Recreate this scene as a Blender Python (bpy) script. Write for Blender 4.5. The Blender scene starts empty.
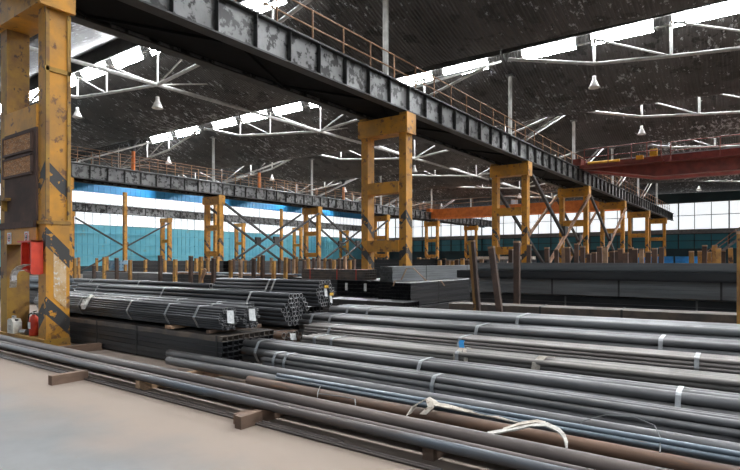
import bpy, math, random
from mathutils import Vector, Matrix
R = random.Random(7)
scene = bpy.context.scene
COL = scene.collection
PI = math.pi
# ------------------------------------------------------------------ helpers
class MB:
    def __init__(s): s.v = []; s.f = []; s.mi = []; s.m = 0
    def add(s, vs, fs):
        b = len(s.v); s.v += [tuple(v) for v in vs]
        for f in fs: s.f.append(tuple(i + b for i in f)); s.mi.append(s.m)
        return s
    def box(s, x0, x1, y0, y1, z0, z1):
        vs = [(x, y, z) for z in (z0, z1) for y in (y0, y1) for x in (x0, x1)]
        return s.add(vs, [(0, 2, 3, 1), (4, 5, 7, 6), (0, 1, 5, 4), (2, 6, 7, 3), (0, 4, 6, 2), (1, 3, 7, 5)])
    def beam(s, p, q, w, h, up=(0, 0, 1)):
        p = Vector(p); q = Vector(q); d = (q - p).normalized(); u = Vector(up)
        if abs(d.dot(u)) > .98: u = Vector((0, 1, 0))
        r = d.cross(u).normalized() * (w / 2); u = r.cross(d).normalized() * (h / 2)
        vs = [p - r - u, p + r - u, p + r + u, p - r + u, q - r - u, q + r - u, q + r + u, q - r + u]
        return s.add(vs, [(0, 1, 2, 3), (7, 6, 5, 4), (0, 4, 5, 1), (1, 5, 6, 2), (2, 6, 7, 3), (3, 7, 4, 0)])
    def rod(s, p, q, r, n=8, r2=None):
        p = Vector(p); q = Vector(q); d = (q - p).normalized()
        a = d.orthogonal().normalized(); b = d.cross(a); r2 = r if r2 is None else r2
        vs = []
        for c, rr in ((p, r), (q, r2)):
            for i in range(n):
                t = 2 * PI * i / n; vs.append(c + (a * math.cos(t) + b * math.sin(t)) * rr)
        fs = [(i, (i + 1) % n, n + (i + 1) % n, n + i) for i in range(n)]
        fs += [tuple(range(n - 1, -1, -1)), tuple(range(n, 2 * n))]
        return s.add(vs, fs)
    def pipe(s, L, r, n=14, wall=.2):            # hollow round pipe along +X, axis at origin
        vs = []; ri = r * (1 - wall)
        for x, rr in ((0, ri), (0, r), (L, r), (L, ri), (L - min(.5, L / 3), ri * .98), (min(.5, L / 3), ri * .98)):
            for i in range(n):
                t = 2 * PI * i / n; vs.append((x, rr * math.cos(t), rr * math.sin(t)))
        fs = []
        for k in range(5):
            for i in range(n):
                j = (i + 1) % n; fs.append((k * n + i, (k + 1) * n + i, (k + 1) * n + j, k * n + j))
        fs.append(tuple(range(4 * n, 5 * n))); fs.append(tuple(range(6 * n - 1, 5 * n - 1, -1)))
        s.add(vs, fs)
        for k in (0, 2):
            for i in range(n): s.mi[k * n + i] = 1
        return s
    def sqtube(s, L, w, h, wall=.006):            # hollow rectangular tube along +X, lower corner at origin
        vs = []; g = .002
        def ring(x, o):
            return [(x, g + o, g + o), (x, w - g - o, g + o), (x, w - g - o, h - g - o), (x, g + o, h - g - o)]
        for x, o in ((0, wall), (0, 0), (L, 0), (L, wall), (L - .5, wall), (.5, wall)): vs += ring(x, o)
        fs = []
        for k in range(5):
            for i in range(4):
                j = (i + 1) % 4; fs.append((k * 4 + i, k * 4 + j, (k + 1) * 4 + j, (k + 1) * 4 + i))
        fs.append((16, 17, 18, 19)); fs.append((23, 22, 21, 20))
        return s.add(vs, fs)
    def lathe(s, prof, n=16, c=(0, 0, 0)):
        vs = []; m = len(prof)
        for r, z in prof:
            for i in range(n):
                t = 2 * PI * i / n; vs.append((c[0] + r * math.cos(t), c[1] + r * math.sin(t), c[2] + z))
        fs = []
        for k in range(m - 1):
            for i in range(n):
                j = (i + 1) % n; fs.append((k * n + i, k * n + j, (k + 1) * n + j, (k + 1) * n + i))
        return s.add(vs, fs)
    def loop(s, pts, axis_a, axis_b, w, th, c):   # closed band round a section given by 2D pts, width w along X
        n = len(pts); cx = sum(p[0] for p in pts) / n; cy = sum(p[1] for p in pts) / n
        out = []
        for (a, b) in pts:
            d = math.hypot(a - cx, b - cy) or 1; out.append((a + (a - cx) / d * th, b + (b - cy) / d * th))
        vs = []
        for x in (c - w / 2, c + w / 2):
            vs += [(x, a, b) for a, b in pts] + [(x, a, b) for a, b in out]
        fs = []
        for i in range(n):
            j = (i + 1) % n
            fs += [(n + i, 3 * n + i, 3 * n + j, n + j), (i, n + i, n + j, j), (2 * n + i, 2 * n + j, 3 * n + j, 3 * n + i)]
        return s.add(vs, fs)
    def ribbon(s, pts, w, side=(0, 1, 0), th=.006):   # cloth strap through 3D points
        pts = [Vector(p) for p in pts]; sd = Vector(side).normalized() * (w / 2); n = len(pts); vs = []
        for i, p in enumerate(pts):
            d = (pts[min(i + 1, n - 1)] - pts[max(i - 1, 0)]).normalized(); nn = d.cross(sd).normalized() * th
            vs += [p - sd - nn, p + sd - nn, p + sd + nn, p - sd + nn]
        fs = [(0, 1, 2, 3), tuple(4 * (n - 1) + k for k in (3, 2, 1, 0))]
        for i in range(n - 1):
            for k in range(4):
                j = (k + 1) % 4; fs.append((4 * i + k, 4 * i + 4 + k, 4 * i + 4 + j, 4 * i + j))
        return s.add(vs, fs)
    def wire(s, pts, r, n=6):
        for a, b in zip(pts, pts[1:]): s.rod(a, b, r, n)
        return s
    def mesh(s, name, mats, smooth=False):
        me = bpy.data.meshes.new(name); me.from_pydata(s.v, [], s.f); me.validate()
        for m in (mats if isinstance(mats, (list, tuple)) else [mats]): me.materials.append(m)
        if any(s.mi):
            for p, k in zip(me.polygons, s.mi): p.material_index = k
        if smooth:
            for p in me.polygons: p.use_smooth = len(p.vertices) == 4
        me.update(); return me
    def build(s, name, mats, parent=None, loc=(0, 0, 0), rz=0, smooth=False):
        return link(name, s.mesh(name, mats, smooth), parent, loc, rz)
def link(name, me, parent=None, loc=(0, 0, 0), rz=0):
    o = bpy.data.objects.new(name, me); COL.objects.link(o); o.parent = parent
    o.location = loc; o.rotation_euler = (0, 0, rz); return o
def tag(o, label=None, cat=None, group=None, kind=None):
    if label: o['label'] = label
    if cat: o['category'] = cat
    if group: o['group'] = group
    if kind: o['kind'] = kind
    return o
def thing(name, label, cat, loc=(0, 0, 0), rz=0, group=None):
    return tag(link(name, None, None, loc, rz), label, cat, group)
def struct(name, mb, mat, **k): return tag(mb.build(name, mat, **k), kind='structure')
def copy_tree(o, parent=None):
    c = o.copy(); COL.objects.link(c); c.parent = parent
    for ch in KIDS(o): copy_tree(ch, c)
    return c
def KIDS(o): return [x for x in list(o.children)]
ORD = 'first second third fourth fifth sixth seventh eighth ninth tenth eleventh twelfth thirteenth fourteenth fifteenth sixteenth seventeenth eighteenth nineteenth twentieth'.split()
TENS = {20: 'twenty', 30: 'thirty', 40: 'forty'}
def nth(i):
    if i < 20: return ORD[i]
    t = (i + 1) // 10 * 10; u = (i + 1) % 10
    return {30: 'thirtieth', 40: 'fortieth'}[t] if u == 0 else TENS[t] + '-' + ORD[u - 1]
def hull(pts):
    pts = sorted(set(pts))
    def half(ps):
        h = []
        for p in ps:
            while len(h) > 1 and (h[-1][0] - h[-2][0]) * (p[1] - h[-2][1]) - (h[-1][1] - h[-2][1]) * (p[0] - h[-2][0]) <= 0: h.pop()
            h.append(p)
        return h
    a = half(pts); b = half(pts[::-1]); return a[:-1] + b[:-1]
# ------------------------------------------------------------------ materials
def mat(name, c1, c2=None, scale=4., rough=.6, metal=0., c3=None, amt3=.62, scale3=12., stretch=(1, 1, 1), bump=0., var=0., spec=.5, thr=(.4, .6), emit=0.):
    m = bpy.data.materials.new(name); m.use_nodes = True; N = m.node_tree.nodes; L = m.node_tree.links
    b = N['Principled BSDF']; b.inputs['Roughness'].default_value = rough; b.inputs['Metallic'].default_value = metal
    b.inputs['Specular IOR Level'].default_value = spec
    tc = N.new('ShaderNodeTexCoord'); mp = N.new('ShaderNodeMapping'); mp.inputs['Scale'].default_value = stretch
    L.new(tc.outputs['Object'], mp.inputs[0])
    vec = mp.outputs[0]
    oi = N.new('ShaderNodeObjectInfo'); ad = N.new('ShaderNodeVectorMath'); ad.operation = 'ADD'
    ml = N.new('ShaderNodeVectorMath'); ml.operation = 'SCALE'; ml.inputs['Scale'].default_value = 37.
    cx = N.new('ShaderNodeCombineXYZ'); L.new(oi.outputs['Random'], cx.inputs[0]); L.new(oi.outputs['Random'], cx.inputs[1])
    L.new(cx.outputs[0], ml.inputs[0]); L.new(vec, ad.inputs[0]); L.new(ml.outputs[0], ad.inputs[1]); vec = ad.outputs[0]
    def noise(sc, det=6., rg=.6):
        n = N.new('ShaderNodeTexNoise'); n.inputs['Scale'].default_value = sc; n.inputs['Detail'].default_value = det
        n.inputs['Roughness'].default_value = rg; L.new(vec, n.inputs['Vector']); return n
    def ramp(src, a, b_):
        r = N.new('ShaderNodeMapRange'); r.inputs[1].default_value = a; r.inputs[2].default_value = b_; r.clamp = True
        L.new(src, r.inputs[0]); return r.outputs[0]
    def mix(fac, A, B):
        x = N.new('ShaderNodeMix'); x.data_type = 'RGBA'; L.new(fac, x.inputs[0])
        for k, v in ((6, A), (7, B)):
            if isinstance(v, tuple): x.inputs[k].default_value = (*v, 1)
            else: L.new(v, x.inputs[k])
        return x.outputs[2]
    col = None; n1 = noise(scale)
    col = mix(ramp(n1.outputs[0], *thr), c1, c2 or tuple(v * .75 for v in c1))
    if c3: col = mix(ramp(noise(scale3, 8., .65).outputs[0], amt3, amt3 + .05), col, c3)
    if var:
        hs = N.new('ShaderNodeHueSaturation'); mr = N.new('ShaderNodeMapRange')
        mr.inputs[3].default_value = 1 - var; mr.inputs[4].default_value = 1 + var
        L.new(oi.outputs['Random'], mr.inputs[0]); L.new(mr.outputs[0], hs.inputs['Value']); L.new(col, hs.inputs['Color']); col = hs.outputs[0]
    L.new(col, b.inputs['Base Color'])
    if bump:
        bp = N.new('ShaderNodeBump'); bp.inputs['Strength'].default_value = bump; bp.inputs['Distance'].default_value = .02
        L.new(noise(scale * 4).outputs[0], bp.inputs['Height']); L.new(bp.outputs[0], b.inputs['Normal'])
    if emit:
        b.inputs['Emission Color'].default_value = (1, 1, 1, 1); b.inputs['Emission Strength'].default_value = emit
    m['x'] = 1
    return m
M = {}
PX = (.12, 1, 1)
M['pipe_grey'] = mat('mill steel pipe', (.155, .152, .154), (.09, .086, .086), 3, .45, .45, (.17, .10, .07), .66, 5, (.25, 2, 2), var=.22)
M['pipe_front'] = mat('worn blue grey pipe', (.085, .098, .115), (.10, .082, .075), 2, .46, .4, (.24, .14, .1), .66, 4, (.25, 2, 2), var=.1)
M['pipe_blue'] = mat('blue grey steel pipe', (.18, .215, .25), (.11, .135, .16), 3, .4, .4, (.2, .12, .08), .68, 5, (.25, 2, 2), var=.18)
M['pipe_pale'] = mat('pale steel pipe', (.25, .25, .25), (.16, .16, .165), 3, .5, .35, (.22, .15, .11), .7, 5, (.2, 2, 2), var=.15)
M['pipe_cream'] = mat('greyish cream steel pipe', (.28, .255, .23), (.17, .155, .145), 3, .5, .35, (.2, .12, .08), .7, 5, (.2, 2, 2), var=.15)
M['pipe_brown'] = mat('brown steel pipe', (.10, .077, .067), (.066, .053, .049), 3, .48, .35, (.24, .12, .07), .66, 6, (.25, 2, 2), var=.2)
M['pipe_bgrey'] = mat('brown grey steel pipe', (.25, .225, .21), (.15, .13, .12), 3, .4, .45, (.2, .12, .08), .68, 5, (.25, 2, 2), var=.2)
M['pipe_rust'] = mat('rusty pipe', (.20, .115, .075), (.12, .088, .072), 3, .6, .25, (.30, .15, .08), .6, 8, (.3, 2, 2), var=.15)
M['pipe_shaded'] = mat('shaded steel pipe', (.075, .075, .08), (.05, .05, .053), 3, .36, .4, (.12, .09, .07), .7, 6, (.25, 2, 2), var=.2)  # left stack: its weakly lit sides are put into a darker base colour
M['cut'] = mat('bare cut pipe end', (.4, .4, .4), (.28, .26, .25), 20, .5, .3)
M['tube_black'] = mat('black square tube', (.045, .045, .047), (.03, .03, .033), 3, .42, .2, (.07, .055, .045), .7, 6, (.25, 2, 2), var=.25)
M['tube_grey'] = mat('grey square tube', (.22, .225, .23), (.16, .162, .166), 3, .5, .25, (.16, .11, .08), .7, 5, (.2, 2, 2), var=.15)
M['tube_dust'] = mat('dusty tube', (.16, .125, .10), (.085, .075, .07), 3, .7, .1, var=.15)
M['strap'] = mat('steel strap', (.4, .41, .42), (.26, .265, .27), 8, .35, .6)
M['tagw'] = mat('white tag', (.8, .8, .78), (.6, .6, .6), 25, .7)
M['tagy'] = mat('yellow tag', (.75, .42, .03), None, 20, .6)
M['sling'] = mat('webbing sling', (.62, .56, .48), (.40, .34, .28), 14, .9, 0, (.22, .16, .12), .6, 9)
M['sling_w'] = mat('dirty white webbing', (.66, .63, .58), (.42, .38, .33), 18, .9, 0, (.2, .16, .12), .6, 12)
M['wood'] = mat('bearer wood', (.2, .125, .085), (.11, .07, .05), 3, .85, 0, (.10, .06, .04), .62, 9, (1, .3, 1), bump=.3)
M['wood_pale'] = mat('pale bearer wood', (.52, .33, .2), (.34, .2, .12), 4, .85, 0, (.16, .1, .06), .62, 9, (1, .3, 1))
M['girder'] = mat('peeling girder paint', (.20, .198, .195), (.12, .118, .115), 1.3, .5, .25, (.018, .016, .015), .51, 2.6, thr=(.35, .65))
M['girder_dark'] = mat('girder dark steel', (.045, .044, .043), (.03, .028, .027), 2, .6, .1, (.11, .06, .035), .66, 5)
M['yellow'] = mat('yellow portal paint', (.60, .265, .02), (.40, .19, .03), 1.8, .55, 0, (.17, .08, .03), .575, 4)
M['yellow_dirty'] = mat('dirty yellow paint', (.38, .21, .03), (.22, .11, .035), 2, .65, 0, (.09, .05, .03), .58, 5)
M['panel'] = mat('rust brown panel', (.10, .056, .042), (.065, .04, .033), 2, .85, 0, (.17, .09, .055), .64, 6)
M['signrust'] = mat('weathered sign board', (.48, .21, .08), (.28, .13, .055), 6, .8, 0, (.6, .42, .26), .55, 22, (1, 1, 2.4))
M['white'] = mat('white painted pipe', (.5, .49, .47), (.36, .35, .33), 3, .5, 0, (.28, .2, .15), .66, 6)
M['rail'] = mat('rusty railing', (.36, .20, .11), (.22, .12, .07), 4, .7, .1)
M['shade'] = mat('lamp enamel', (.8, .79, .75), (.62, .6, .56), 5, .4)
M['glow'] = mat('lamp glass', (.8, .8, .78), None, 5, .3)
M['red'] = mat('crane red paint', (.24, .05, .036), (.16, .036, .028), 2, .5, 0, (.06, .025, .02), .64, 6)
M['redbox'] = mat('red enamel', (.72, .07, .03), (.6, .05, .025), 4, .45)
M['orange'] = mat('orange paint', (.75, .22, .04), (.6, .16, .03), 2, .5)
M['yel'] = mat('machine yellow', (.75, .43, .02), None, 4, .5)
M['paleblue'] = mat('pale blue rail', (.4, .5, .58), None, 3, .4, .2)
M['stake_y'] = mat('yellow rusty stake', (.55, .29, .07), (.33, .17, .06), 3, .75, 0, (.10, .055, .035), .58, 5, var=.3)
M['stake_r'] = mat('rust brown stake', (.12, .072, .052), (.07, .045, .036), 3, .75, .1, (.2, .11, .07), .64, 6, var=.3)
M['stake_w'] = mat('pale weathered stake', (.42, .28, .17), (.26, .16, .1), 4, .8, var=.25)
M['blue'] = mat('blue wall sheet', (.015, .21, .46), (.025, .25, .5), .5, .5, 0, (.1, .3, .38), .62, 1.2)
M['blue2'] = mat('faded blue wall sheet', (.12, .46, .60), (.17, .53, .64), .4, .5, 0, (.2, .42, .45), .62, 1.2)
M['teal'] = mat('dark teal sheet', (.012, .035, .045), (.02, .05, .06), .5, .6)
M['tealw'] = mat('teal glass', (.02, .16, .2), (.012, .09, .12), .4, .3)
M['bright_blue'] = mat('bright blue board', (.02, .27, .75), None, 2, .5)
M['grey'] = mat('grey steel', (.2, .2, .2), (.14, .14, .14), 3, .6)
M['black'] = mat('black rubber', (.015, .015, .015), None, 3, .6)
M['can'] = mat('jerrycan plastic', (.75, .73, .66), (.6, .56, .48), 8, .5)
M['chrome'] = mat('dull tin', (.5, .5, .5), None, 8, .35, .8)
M['pallet'] = mat('pale blue pallet', (.2, .42, .62), (.35, .5, .6), 3, .6)
M['bluecap'] = mat('blue plastic', (.03, .3, .7), None, 8, .5)

def pane_mat(name, strength, tint=(1, 1, 1), grid=0.):
    m = bpy.data.materials.new(name); m.use_nodes = True; b = m.node_tree.nodes['Principled BSDF']
    b.inputs['Base Color'].default_value = (.8, .82, .84, 1); b.inputs['Roughness'].default_value = .3
    b.inputs['Emission Color'].default_value = (*tint, 1); b.inputs['Emission Strength'].default_value = strength
    return m
M['sky_pane'] = pane_mat('daylit skylight glass', 48., (.93, .97, 1))
M['win_pane'] = pane_mat('daylit frosted window', .5, (.93, .97, 1))
M['teal_pane'] = pane_mat('daylit teal glass', .0, (.1, .5, .6))
M['teal_pane'].node_tree.nodes['Principled BSDF'].inputs['Base Color'].default_value = (.02, .17, .22, 1)

def chevron_mat(name, sx):
    """yellow paint with black hazard bands that run down both outer faces of a portal leg; leg local origin = leg centre line at floor"""
    m = mat(name, (.60, .265, .02), (.40, .19, .03), 1.8, .55, 0, (.17, .08, .03), .575, 4)
    N = m.node_tree.nodes; L = m.node_tree.links; b = N['Principled BSDF']
    old = b.inputs['Base Color'].links[0].from_socket
    tc = N.new('ShaderNodeTexCoord'); sp = N.new('ShaderNodeSeparateXYZ'); L.new(tc.outputs['Object'], sp.inputs[0])
    def math_(op, a, b_):
        n = N.new('ShaderNodeMath'); n.operation = op
        for i, v in enumerate((a, b_)):
            if isinstance(v, (int, float)): n.inputs[i].default_value = v
            else: L.new(v, n.inputs[i])
        return n.outputs[0]
    # distance from the outer front corner (x = sx*.15, y = -.25)
    dx = math_('SUBTRACT', .15, math_('MULTIPLY', sp.outputs[0], sx)); dy = math_('ADD', sp.outputs[1], .16)
    h = math_('ADD', sp.outputs[2], math_('MULTIPLY', math_('ADD', dx, dy), 1.0))
    tot = None
    for a, c in ((3.08, 3.42), (1.85, 2.2), (.62, .95)):
        w = math_('MULTIPLY', math_('GREATER_THAN', h, a), math_('LESS_THAN', h, c)); tot = w if tot is None else math_('ADD', tot, w)
    nz = N.new('ShaderNodeTexNoise'); nz.inputs['Scale'].default_value = 9; nz.inputs['Detail'].default_value = 8; L.new(tc.outputs['Object'], nz.inputs[0])
    wear = math_('LESS_THAN', nz.outputs[0], .6); f = math_('MULTIPLY', tot, wear)
    x = N.new('ShaderNodeMix'); x.data_type = 'RGBA'; L.new(f, x.inputs[0]); L.new(old, x.inputs[6]); x.inputs[7].default_value = (.045, .042, .04, 1)
    L.new(x.outputs[2], b.inputs['Base Color']); return m
M['leg_r'] = chevron_mat('hazard banded yellow leg outer right', 1)
M['leg_l'] = chevron_mat('hazard banded yellow leg outer left', -1)

def ceiling_mat():
    m = mat('dark flaking corrugated roof lining', (.075, .07, .067), (.036, .033, .031), .3, .6, 0, (.016, .015, .014), .54, 1.1)
    N = m.node_tree.nodes; L = m.node_tree.links; b = N['Principled BSDF']; old = b.inputs['Base Color'].links[0].from_socket
    tc = N.new('ShaderNodeTexCoord'); mp = N.new('ShaderNodeMapping'); mp.inputs['Scale'].default_value = (3.2, 1.5, 1.5); L.new(tc.outputs['Object'], mp.inputs[0])
    n1 = N.new('ShaderNodeTexNoise'); n1.inputs['Scale'].default_value = 1.3; n1.inputs['Detail'].default_value = 8; n1.inputs['Roughness'].default_value = .75; L.new(mp.outputs[0], n1.inputs[0])
    n2 = N.new('ShaderNodeTexNoise'); n2.inputs['Scale'].default_value = .16; n2.inputs['Detail'].default_value = 3; L.new(tc.outputs['Object'], n2.inputs[0])
    ad = N.new('ShaderNodeMath'); ad.operation = 'ADD'; mu = N.new('ShaderNodeMath'); mu.operation = 'MULTIPLY'; mu.inputs[1].default_value = .35
    L.new(n2.outputs[0], mu.inputs[0]); L.new(n1.outputs[0], ad.inputs[0]); L.new(mu.outputs[0], ad.inputs[1])
    mr = N.new('ShaderNodeMapRange'); mr.inputs[1].default_value = .765; mr.inputs[2].default_value = .785; L.new(ad.outputs[0], mr.inputs[0])
    x = N.new('ShaderNodeMix'); x.data_type = 'RGBA'; L.new(mr.outputs[0], x.inputs[0]); L.new(old, x.inputs[6]); x.inputs[7].default_value = (.42, .43, .45, 1)
    L.new(x.outputs[2], b.inputs['Base Color'])
    wv = N.new('ShaderNodeTexWave'); wv.wave_type = 'BANDS'; wv.bands_direction = 'X'; wv.inputs['Scale'].default_value = 2.0; L.new(tc.outputs['Object'], wv.inputs[0])
    bp = N.new('ShaderNodeBump'); bp.inputs['Strength'].default_value = .7; bp.inputs['Distance'].default_value = .05
    L.new(wv.outputs[0], bp.inputs['Height']); L.new(bp.outputs[0], b.inputs['Normal'])
    return m
M['ceiling'] = ceiling_mat()

def floor_mat():
    m = mat('dusty concrete floor', (.175, .173, .17), (.14, .137, .135), .7, .85, 0, (.16, .145, .13), .62, 2.5, bump=.15)
    N = m.node_tree.nodes; L = m.node_tree.links; b = N['Principled BSDF']; old = b.inputs['Base Color'].links[0].from_socket
    tc = N.new('ShaderNodeTexCoord'); sp = N.new('ShaderNodeSeparateXYZ'); L.new(tc.outputs['Object'], sp.inputs[0])
    nz = N.new('ShaderNodeTexNoise'); nz.inputs['Scale'].default_value = .9; nz.inputs['Detail'].default_value = 6; L.new(tc.outputs['Object'], nz.inputs[0])
    a = N.new('ShaderNodeMath'); a.operation = 'MULTIPLY_ADD'; a.inputs[1].default_value = 1.6; L.new(nz.outputs[0], a.inputs[0]); L.new(sp.outputs[1], a.inputs[2])
    mr = N.new('ShaderNodeMapRange'); mr.inputs[1].default_value = 2.9; mr.inputs[2].default_value = 3.8; L.new(a.outputs[0], mr.inputs[0])
    x = N.new('ShaderNodeMix'); x.data_type = 'RGBA'; L.new(mr.outputs[0], x.inputs[0]); L.new(old, x.inputs[6])
    y = N.new('ShaderNodeMix'); y.data_type = 'RGBA'; y.inputs[0].default_value = .72; L.new(old, y.inputs[6]); y.inputs[7].default_value = (.275, .2, .148, 1)
    L.new(y.outputs[2], x.inputs[7]); L.new(x.outputs[2], b.inputs['Base Color']); return m
M['floor'] = floor_mat()

# ------------------------------------------------------------------ setting
XW = -64.5; YE = 88.0; XR = 14.0
ROWX = [-11.46, -37.0, -62.0]              # centre lines of the crane runways
PY = [4.6 + 12 * k for k in range(7)]       # portal positions
ZV, ZR = 10.2, 13.3                        # roof low line and ridge line
struct('floor', MB().box(-66, 30, -20, 90, -.2, 0), M['floor'])
PH, PD = 12.1, .55                          # glazing foot height and its set-back behind the ridge
def roof_z(x, y):
    t = (y - 3.4) % 12
    if t > 6: z = ZV + (ZR - ZV) * ((t - 6) / 6.) ** 1.08
    elif t <= .15: z = ZR - (ZR - 12.95) * t / .15
    elif t <= PD: z = 12.95 + (PH - 12.95) * (t - .15) / (PD - .15)
    else: z = ZV + (PH - ZV) * ((6 - t) / (6 - PD)) ** 1.5
    for a, b, h0, h1 in ((-64.5, -37, .5, -.02), (-37, -11.46, -.02, .16), (-11.46, XR, .16, -.1)):
        if a <= x <= b:
            q = (x - a) / (b - a); z += (h0 + (h1 - h0) * q - .1 * math.sin(PI * q)) * min(1, max(0, min(t - PD, 12 - t) / 3)); break
    return z
def roof_bay(idx, a, b):
    w = b - a
    # pane columns between truss verticals
    xs = [a]; panes = []
    n = 7; st = (w - 1.2) / n
    for k in range(n):
        x0 = a + .6 + k * st + .38; x1 = a + .6 + (k + 1) * st - .38
        panes.append((x0, x1)); xs += [x0, (x0 + x1) / 2, x1]
    xs.append(b)
    ys = []; ridge = -8.6
    while ridge < YE + 12:
        ys += [ridge, ridge + .15, ridge + PD] + [ridge + PD + (6 - PD) * i / 8 for i in range(1, 9)] + [ridge + 6 + 6 * i / 9 for i in range(1, 9)] + [ridge + 11.995]; ridge += 12
    ys = [y for y in ys if -20 < y < YE - .01] + [YE]
    mb = MB(); gaps = []
    nx = len(xs); vs = [(x, y, roof_z(x, y)) for y in ys for x in xs]; fs = []
    for j in range(len(ys) - 1):
        isr = abs((ys[j] - 3.4) % 12 - .15) < .01 and ys[j] < 80
        for i in range(nx - 1):
            if isr and any((idx or p0 > -45 or abs(ys[j] - 27.55) > .1) and p0 - .01 <= xs[i] and xs[i + 1] <= p1 + .01 for p0, p1 in panes): continue
            fs.append((j * nx + i, j * nx + i + 1, (j + 1) * nx + i + 1, (j + 1) * nx + i))
        if isr: gaps.append(ys[j])
    mb.add(vs, fs)
    o = struct('ceiling' if idx == 0 else 'ceiling_%d' % (idx + 1), mb, M['ceiling'], smooth=True)
    out = []
    for gi, y in enumerate(gaps):
        struct('trim_%d' % (100 + idx * 20 + gi), MB().box(a + .05, b - .05, y - .23, y - .13, 12.48, 13.25), M['girder_dark'])  # added ridge baffle, keeps pane light off the near roof slope
        for p0, p1 in panes:
            if idx == 0 and p0 < -45 and abs(y - 27.55) < .1: continue
            m = MB(); g = []
            for yy in (y, y + PD - .15):
                for x in (p0, (p0 + p1) / 2, p1): g.append((x, yy, roof_z(x, yy)))
            top = [(x, yy, z + .02) for x, yy, z in g]
            m.add(g + top, [(0, 3, 4, 1), (1, 4, 5, 2), (6, 7, 10, 9), (7, 8, 11, 10), (0, 1, 7, 6), (1, 2, 8, 7), (3, 9, 10, 4), (4, 10, 11, 5), (0, 6, 9, 3), (2, 5, 11, 8)])
            out.append(m)
    return out
wn = 0
for i, (a, b) in enumerate(((-62 - 2.5, -37), (-37, -11.46), (-11.46, XR))):
    for m in roof_bay(i, a, b):
        wn += 1; struct('window_%d' % wn, m, M['sky_pane'])
# left long wall with bands
def band_wall():
    global wn
    x = XW
    def seg(name, y0, y1, z0, z1, m, th=.12): struct(name, MB().box(x - th, x, y0, y1, z0, z1), m)
    seg('wall_left', -20, YE, 0, .9, M['teal'])
    k = 0
    for y0 in range(0, 84, 6):
        y0_ = y0 + 4.6
        for z0, z1, mm in ((.9, 5.75, 'blue2'), (9.6, 10.9, 'blue')):
            k += 1; mb = MB().box(x - .1, x, y0_, y0_ + 6.0, z0, z1)
            for q in range(9): mb.box(x, x + .04, y0_ + .1 + q * .65, y0_ + .16 + q * .65, z0, z1)
            struct('wall_left_%d' % k, mb, M[mm])
        for z0, z1 in ((5.75, 9.6),):
            wn += 1
            f = MB().box(x - .02, x + .06, y0_, y0_ + .1, z0, z1)
            for q in range(1, 6): f.box(x - .02, x + .03, y0_ + q * .98, y0_ + q * .98 + .05, z0, z1)
            for zz in (z0, 7.0, 8.3, z1 - .06): f.box(x - .02, x + .04, y0_, y0_ + 5.9, zz, zz + .06)
            o = struct('window_%d' % wn, f, M['chrome'])
            MB().box(x - .06, x - .03, y0_, y0_ + 5.9, z0, z1).build('pane', M['win_pane'], o)
        k += 1
        r = MB()
        for zz in (2.1, 3.4, 4.7): r.box(x + .04, x + .16, y0_, y0_ + 5.9, zz, zz + .14)
        struct('trim_%d' % k, r, M['blue2'])
    seg('wall_left_upper', -20, YE, 10.9, 13.5, M['teal'])
band_wall()
# far end wall
def end_wall():
    global wn
    y = YE
    struct('wall_far', MB().box(XW, 30, y, y + .2, 0, 3.2), M['teal'])
    struct('wall_far_upper', MB().box(XW, 30, y, y + .2, 9.7, 15), M['teal'])
    struct('wall_far_rail', MB().box(XW, 30, y - .25, y + .1, 5.3, 5.9), M['grey'])
    struct('wall_far_arch', MB().box(XW, XR, y - .6, y, 12.0, 12.5), M['white'])
    k = 0
    xx = XW
    while xx < 29:
        for z0, z1, mm in ((5.9, 9.7, 'win_pane'), (3.2, 5.3, 'teal_pane')):
            wn += 1
            f = MB()
            f.box(xx, xx + .16, y - .08, y + .1, z0, z1)
            for q in (1, 2): f.box(xx + q * 2, xx + q * 2 + .08, y - .05, y + .1, z0, z1)
            f.box(xx, xx + 6, y - .05, y + .1, z1 - .12, z1); f.box(xx, xx + 6, y - .05, y + .1, (z0 + z1) / 2, (z0 + z1) / 2 + .08)
            o = struct('window_%d' % wn, f, M['grey'] if mm == 'win_pane' else M['teal'])
            MB().box(xx, xx + 6, y + .12, y + .15, z0, z1).build('pane', M[mm], o)
        xx += 6
end_wall()
struct('wall_back', MB().box(XW, 30, -20.2, -20, 0, 13), M['teal'])
struct('wall_right', MB().box(30, 30.2, -20, YE, 0, 9), M['teal'])

# ------------------------------------------------------------------ portals
def portal_proto():
    t = thing('portal_column', 'x', 'column')
    for sx, mm in ((1, 'leg_r'), (-1, 'leg_l')):
        m = MB().box(-.15, .15, -.16, .25, 0, 6.17)
        m.box(-.17, .17, -.18, .27, 0, .04)
        m.build('leg', M[mm], t, (sx * .85, 0, 0))
    for z0, z1 in ((1.9, 2.32), (4.03, 4.45)): MB().box(-.7, .7, -.2, .2, z0, z1).build('cross_beam', M['yellow'], t)
    MB().box(-1.06, 1.06, -.3, .3, 6.17, 6.78).build('cap_beam', M['yellow'], t)
    MB().box(1.06, 1.13, -.3, .3, 6.12, 6.86).build('end_plate', M['yellow'], t)
    for sx in (-1, 1): MB().box(sx * .9 - .17, sx * .9 + .17, -.2, .2, 6.78, 6.9).build('bearing_block', M['yellow_dirty'], t)
    return t
proto = portal_proto()
ROWN = ['near', 'middle', 'far']
where = ['at the left edge of the floor, clad in brown panels below', 'standing tall behind the pipe stacks', 'with a dark brace rising behind it',
         'between two crossed braces', 'seen past the braces', 'near the far end', 'last before the end wall']
first = True
portals = {}
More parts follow.
